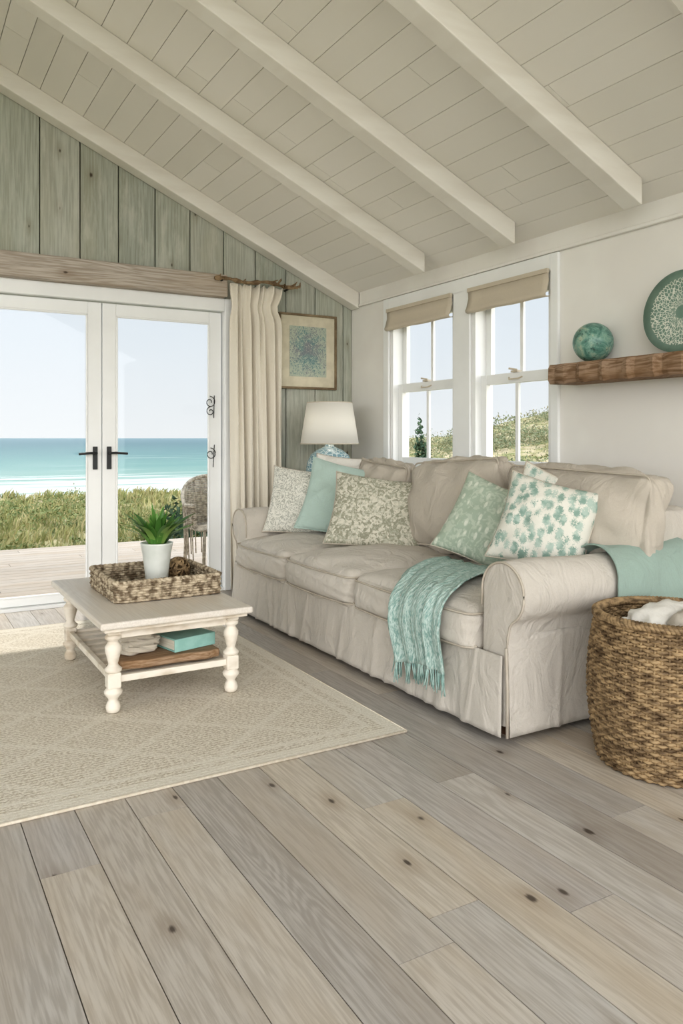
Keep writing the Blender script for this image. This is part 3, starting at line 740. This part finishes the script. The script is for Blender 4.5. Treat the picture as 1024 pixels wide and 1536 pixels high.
vo=k.vor(cv.outputs[0],2.6,'DISTANCE_TO_EDGE'); e=k.smooth(vo.outputs['Distance'],.05,.12)
base=k.mix(k.noise(o,20,3),C(98,126,114),C(134,156,142)); mid=k.mix(e,C(214,216,204),base)
band=k.math('MULTIPLY',k.smooth(r,.03,.035),k.math('SUBTRACT',1,k.smooth(r,.160,.165)))
col=k.mix(band,base,mid)
m=MB(); m.lathe([(.0,0),(.11,.0),(.13,.004),(.192,.026),(.198,.030),(.197,.034),(.13,.012),(.0,.008)],(0,0,0),56)
m.obj('decorative_plate',k.fin(col,.3,None,.5),None,True,mw=Matrix.Translation((XR-.055,2.36,1.75))@Matrix.Rotation(math.radians(-84),4,'Y'))

# ---------------- big basket ----------------
bxc,byc=2.405,1.80
g=grp('wicker_basket',(bxc,byc,0)); m=MB(); n=216; a=np.arange(n)*2*PI/n; ns=36; NR=46
def Rb(z): t=z/.52; return .222+.050*math.sin(PI*min(1,t*.76+.10))
for i in range(NR):
    z=.009+i*.0109; o=.005*np.sin(a*ns+(i%2)*PI); r=Rb(z)+o
    m.tube(np.column_stack([bxc+r*np.cos(a),byc+r*np.sin(a),z+.0015*np.cos(a*ns*2)]),.0064+.001*np.sin(i*2.1),6,True)
for off in(0,2.1,4.2):
    rr=Rb(.51)+.011*np.sin(a*36+off); m.tube(np.column_stack([bxc+rr*np.cos(a),byc+rr*np.sin(a),.518+.010*np.cos(a*36+off)]),.009,6,True)
for i in range(2*ns):
    b_=(i+.5)*PI/ns; zz=np.linspace(.01,.51,12); m.tube(np.column_stack([[bxc+(Rb(z))*math.cos(b_) for z in zz],[byc+(Rb(z))*math.sin(b_) for z in zz],zz]),.005,5)
m.lathe([(.20,.004),(.205,.015)],(bxc,byc,0),40)
m.obj('weave',wick,g,True)
m=MB(); m.lathe([(.20,.02),(.205,.02),(.255,.25),(.235,.46),(.23,.46),(.25,.25),(.2,.03),(.0,.03)],(bxc,byc,0),40); m.obj('lining',nm('basket_inner',C(110,84,56),C(84,64,42),20,bump=0),g)
for i,(dx,dy,rz,mt,sx,sy) in enumerate([(.02,.04,.2,whitelin,.18,.09),(.03,-.08,.35,cushm,.16,.08)]):
    m=MB(); m.add(*rbox(sx,sy,.085,.07,18,(.01,.01,.02),40+i,.014)); m.obj('blanket_%d'%i,mt,g,True,mw=Matrix.Translation((bxc+dx,byc+dy,.445))@Matrix.Rotation(rz,4,'Z'))

# ---------------- iron ornament ----------------
g=grp('iron_scroll_ornament',(2.10,YF+.02,1.3)); m=MB(); xx,yy=2.115,YF+.028
def spiral(cx,cz,r0,turn,flip=1):
    t=np.linspace(0,1,30); a=t*turn*2*PI; r=r0*(1-.75*t); return np.column_stack([cx+flip*r*np.sin(a),np.full(30,yy),cz+r*np.cos(a)])
m.tube(spiral(xx-.035,1.42,.045,1.3),.003,6); m.tube(spiral(xx-.03,1.35,.035,1.2,-1),.003,6); m.tube(spiral(xx-.03,1.03,.045,1.3),.003,6)
m.tube([(xx,yy,1.47),(xx-.005,yy,1.3)],.003,6); m.tube([(xx,yy,1.10),(xx-.01,yy,.93)],.003,6); m.obj('scrolls',black,g,True)

# ---------------- exterior ----------------
m=MB(); y=YF+WT+.005
while y<8.8:
    x=-6+random.uniform(-2,0)
    while x<3.6:
        L=random.choice([2.4,3.2,3.9]); m.box(x+.002,min(x+L,3.7)-.002,y,y+.138,-.06,-.03); x+=L
    y+=.144
m.box(-7,3.7,YF+WT+.005,8.85,-.16,-.061,1)
m.obj('deck',[deckm,gapm])
def sm(a,b,x): t=np.clip((x-a)/(b-a),0,1); return t*t*(3-2*t)
def gh(x,y):
    x=np.asarray(x,float); y=np.asarray(y,float); D=np.hypot(x,y)
    ratio=x/np.maximum(y,1)
    b=-.33-.022*np.clip(D-7,0,40)+.46*wob(x*.13+.3,y*.13,3)*sm(9,15,D)+.20*wob(x*.5,y*.5,4)*sm(9,13,D)-.26*sm(.12,.45,ratio)*sm(9,20,D)
    sea=-4.3+0*D
    edge=23+3*wob(x*.05,y*.05,8)
    h=b+(sea-b)*sm(edge,edge+20,y)
    right=sm(.50,.72,ratio)
    hill=-.40+ (3.6*sm(.62,1.2,ratio)+.8)*sm(22,75,D)+(.8*wob(x*.07,y*.07,12)+.3*wob(x*.3,y*.3,13))*sm(14,50,D)
    return h*(1-right)+hill*right
xs=np.concatenate([np.linspace(-60,-12,20),np.linspace(-11,30,110),np.linspace(31,150,120)])
ys=np.concatenate([np.linspace(-20,5,10),np.linspace(5.6,30,70),np.linspace(31,130,100)])
XX,YY=np.meshgrid(xs,ys,indexing='ij'); ZZ=gh(XX,YY); ZZ=np.where((XX<3.6)&(YY<5.7),-.3,ZZ)
k=NB('dune_ground'); o=k.obj(); s_=k.n('ShaderNodeSeparateXYZ'); k.l(o,s_.inputs[0])
sand=k.mix(k.noise(o,.6,4),C(196,182,158),C(180,166,142))
gr=k.ramp(k.noise(o,.9,4,.7),[(.3,C(102,112,76)),(.42,C(134,138,96)),(.50,C(164,158,120)),(.58,C(190,178,150))])
gm=k.smooth(s_.outputs[2],-2.4,-1.2)
col=k.mix(gm,sand,gr)
m=MB(); m.grid(np.stack([XX,YY,ZZ],2)); m.obj('dune_ground',k.fin(col,.9,None,.05),None,True)
k=NB('sea_water'); o=k.obj(); s_=k.n('ShaderNodeSeparateXYZ'); k.l(o,s_.inputs[0]); Y=s_.outputs[1]
n1=k.noise(k.mapv(o,(.006,.02,1)),3,3); yy_=k.math('ADD',Y,k.math('MULTIPLY',k.math('SUBTRACT',n1,.5),60))
lg=k.math('DIVIDE',k.math('LOGARITHM',k.math('MAXIMUM',yy_,60),10),4.0)
col=k.ramp(lg,[(.45,C(156,174,164)),(.49,C(134,160,152)),(.54,C(112,146,142)),(.60,C(100,132,134)),(.70,C(92,120,127)),(.9,C(110,134,142))])  # last stop is paler: distance haze painted into the water colour
fo=k.noise(k.mapv(o,(.010,.16,1)),2.2,4,.65,.4)
near=k.math('SUBTRACT',1.0,k.smooth(Y,75,130)); fm=k.smooth(k.math('ADD',fo,k.math('MULTIPLY',near,.16)),.56,.66)
near2=k.math('SUBTRACT',1.0,k.smooth(Y,90,500)); fm2=k.math('MULTIPLY',k.smooth(k.math('ADD',fo,k.math('MULTIPLY',near2,.10)),.66,.76),.5)
fmm=k.math('MULTIPLY',fm,k.math('SUBTRACT',1.0,k.smooth(Y,110,150)))
col=k.mix(k.math('MAXIMUM',fmm,fm2),col,C(206,211,208))
h=k.noise(k.mapv(o,(.25,.9,1)),1.0,4,.6)
m=MB(); m.box(-9000,9000,50,16000,-4.6,-4.0); m.obj('ocean',k.fin(col,.6,k.bump(h,.4,.3),.10))
def blades(xs_,ys_,hs,ws,name,mat):
    n=len(xs_); z=gh(xs_,ys_); a=rng.uniform(0,2*PI,n); ln=rng.uniform(.1,.8,n)*hs; la=rng.normal(.6,1.0,n)
    b=np.stack([xs_,ys_,z-.03],1); sd=np.stack([np.cos(a),np.sin(a),0*a],1)*ws[:,None]; dr=np.stack([np.cos(la),np.sin(la),0*a],1)*ln[:,None]
    mid=b+dr*.35; mid[:,2]+=hs*.6; tip=b+dr; tip[:,2]+=hs
    V=np.stack([b-sd,b+sd,mid+sd*.7,mid-sd*.7,tip],1).reshape(-1,3)
    F=[]
    for i in range(n): q=5*i; F+= [(q,q+1,q+2,q+3),(q+3,q+2,q+4)]
    me=MB(); me.add(V,F); me.obj(name,mat)
N=50000; D=8.9+ (rng.uniform(0,1,N)**.8)*19; rat=rng.uniform(-.35,.55,N)
yy2=D/np.sqrt(1+rat**2); xx2=yy2*rat; keep=(yy2>9.1); xx2,yy2,D=xx2[keep],yy2[keep],D[keep]
dens=wob(xx2*.45,yy2*.45,21); kp=rng.uniform(-.55,.25,len(xx2))<dens; xx2,yy2,D,dens=xx2[kp],yy2[kp],D[kp],dens[kp]
blades(xx2,yy2,rng.uniform(.10,.26,len(xx2))*(1+.8*np.clip(dens,0,1)),.005+.0009*D,'dune_grass',grassm)
def clumps(cl,name,mat,per=170,ls=.05):
    me=MB(); Vs=[];F=[];c=0
    for (x,y,r,hh) in cl:
        z0=float(gh(x,y)); n=int(per); d=rng.normal(size=(n,3)); d/=np.linalg.norm(d,axis=1)[:,None]; d[:,2]=np.abs(d[:,2])
        rad=rng.uniform(.75,1.08,n)*(1+.25*np.sin(d[:,0]*5+x)*np.cos(d[:,1]*4+y)); p=np.stack([x+d[:,0]*r*rad,y+d[:,1]*r*rad,z0-.05+d[:,2]*hh*rad],1)
        u=rng.normal(size=(n,3)); u/=np.linalg.norm(u,axis=1)[:,None]; v=np.cross(u,d+.3*rng.normal(size=(n,3))); v/=np.linalg.norm(v,axis=1)[:,None]
        L=(ls*(.6+.8*rng.uniform(size=n))*max(1,r*1.2))[:,None]
        V=np.stack([p-u*L,p+v*L*.45,p+u*L,p-v*L*.45],1).reshape(-1,3); Vs.append(V)
        F+=[(c+4*i,c+4*i+1,c+4*i+2,c+4*i+3) for i in range(n)]; c+=4*n
    me.add(np.concatenate(Vs),F); me.obj(name,mat)
cl=[]
for i in range(110):
    D_=random.uniform(10.5,23); ra=random.uniform(-.3,.5); y=D_/math.sqrt(1+ra*ra); x=y*ra
    if y<10: continue
    r=random.uniform(.25,.8)*(1+.02*D_); cl.append((x,y,r,r*random.uniform(.3,.7)*(1.0 if ra<.25 else .6)))
clumps(cl,'dune_shrubs',bushm,300,.034)
clumps([(3.42,9.9,.38,.80),(3.55,10.2,.45,.65)],'dark_shrub',darkbush,700,.045)
cl=[]
for i in range(230):
    D_=random.uniform(9,70); ra=random.uniform(.62,1.5); y=D_/math.sqrt(1+ra*ra); x=y*ra
    if x<5.5: continue
    r=random.uniform(.35,.8)*(1+.035*D_); cl.append((x,y,r,r*random.uniform(.24,.55)))
clumps(cl,'hillside_shrubs',hillbush,240,.042)
clumps([(9.9,13.55,.22,1.75),(10.05,13.4,.3,.9)],'columnar_tree',darkbush,1000,.06)

g=grp('wicker_armchair',(2.62,6.65,-.03)); m=MB(); cx,cy=2.62,6.65; zb=-.029
a=np.linspace(-.15*PI,1.15*PI,60)
for i in range(26):
    z=zb+.38+i*.017; R0=.33+.03*i/26
    aa=a[np.array([(z-zb-.38)<.20+.24*max(0,math.sin(t_)) for t_ in a])]
    if len(aa)>4: m.tube(np.column_stack([cx+R0*np.cos(aa),cy+R0*np.sin(aa)+.004*np.sin(aa*50+i*PI),np.full(len(aa),z)]),.0085,5)
top=np.array([zb+.38+.20+.24*max(0,math.sin(t_)) for t_ in a]); m.tube(np.column_stack([cx+.355*np.cos(a),cy+.355*np.sin(a),top]),.018,7)
for i in range(0,60,3): m.tube([(cx+.33*math.cos(a[i]),cy+.33*math.sin(a[i]),zb+.1),(cx+.355*math.cos(a[i]),cy+.355*math.sin(a[i]),top[i])],.006,5)
for i in range(20):
    y=cy-.28+i*.028; hw=math.sqrt(max(.001,.33**2-(min(0,(y-cy))*.3+max(0,y-cy))**2)); m.tube([(cx-hw,y,zb+.38),(cx+hw,y,zb+.38)],.010,5)
for sx in(-.27,.27):
    for sy in(-.25,.25): m.tube([(cx+sx,cy+sy,zb),(cx+sx*.95,cy+sy*.95,zb+.38)],.016,7)
m.obj('woven_frame',wickg,g,True)

# ---------------- light ----------------
w=bpy.data.worlds.new('sky'); scene.world=w; w.use_nodes=True; nt=w.node_tree; nt.nodes.clear()
out=nt.nodes.new('ShaderNodeOutputWorld'); bg=nt.nodes.new('ShaderNodeBackground'); tc=nt.nodes.new('ShaderNodeTexCoord'); sp=nt.nodes.new('ShaderNodeSeparateXYZ')
mr=nt.nodes.new('ShaderNodeMapRange'); mr.inputs[1].default_value=-1; mr.inputs[2].default_value=1
cr=nt.nodes.new('ShaderNodeValToRGB'); L=nt.links.new
L(tc.outputs['Generated'],sp.inputs[0]); L(sp.outputs[2],mr.inputs[0]); L(mr.outputs[0],cr.inputs[0])
st=[(0,(.80,.78,.75,1)),(.47,(.84,.83,.80,1)),(.50,C(238,242,244)),(.56,C(229,237,243)),(.70,C(214,228,241)),(1,C(202,219,240))]
while len(cr.color_ramp.elements)<len(st): cr.color_ramp.elements.new(.5)
for e,(p,c) in zip(cr.color_ramp.elements,st): e.position=p; e.color=c
def mrng(inp,a,b,c,d):
    x=nt.nodes.new('ShaderNodeMapRange'); x.interpolation_type='SMOOTHSTEP'
    for i,v in enumerate((a,b,c,d)): x.inputs[1+i].default_value=v
    L(inp,x.inputs[0]); return x.outputs[0]
# added fill: sky behind the camera brightened, strongest low down, to light the interior
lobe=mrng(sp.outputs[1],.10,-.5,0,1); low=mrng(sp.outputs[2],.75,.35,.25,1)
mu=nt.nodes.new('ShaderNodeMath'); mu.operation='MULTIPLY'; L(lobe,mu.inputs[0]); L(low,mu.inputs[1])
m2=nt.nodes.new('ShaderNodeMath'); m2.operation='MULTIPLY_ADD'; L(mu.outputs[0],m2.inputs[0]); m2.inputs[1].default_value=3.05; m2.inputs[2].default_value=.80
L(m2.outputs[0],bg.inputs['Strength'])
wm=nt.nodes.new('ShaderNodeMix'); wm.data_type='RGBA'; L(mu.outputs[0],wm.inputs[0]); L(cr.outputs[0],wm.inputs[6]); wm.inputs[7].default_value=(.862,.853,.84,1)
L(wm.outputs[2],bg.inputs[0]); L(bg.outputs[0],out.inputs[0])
sd=bpy.data.lights.new('sun','SUN'); so=bpy.data.objects.new('sun',sd); scene.collection.objects.link(so)
sd.energy=2.1; sd.angle=math.radians(1.5); sd.color=(1,.96,.89)
dv=Vector((-.12,-.50,-.86)).normalized(); so.rotation_euler=dv.to_track_quat('-Z','Y').to_euler(); so.location=(0,20,20)
scene.view_settings.view_transform='Standard'; scene.view_settings.exposure=0.10
for lk in ('Medium High Contrast','None'):
    try:
        scene.view_settings.look=lk; break
    except Exception: pass
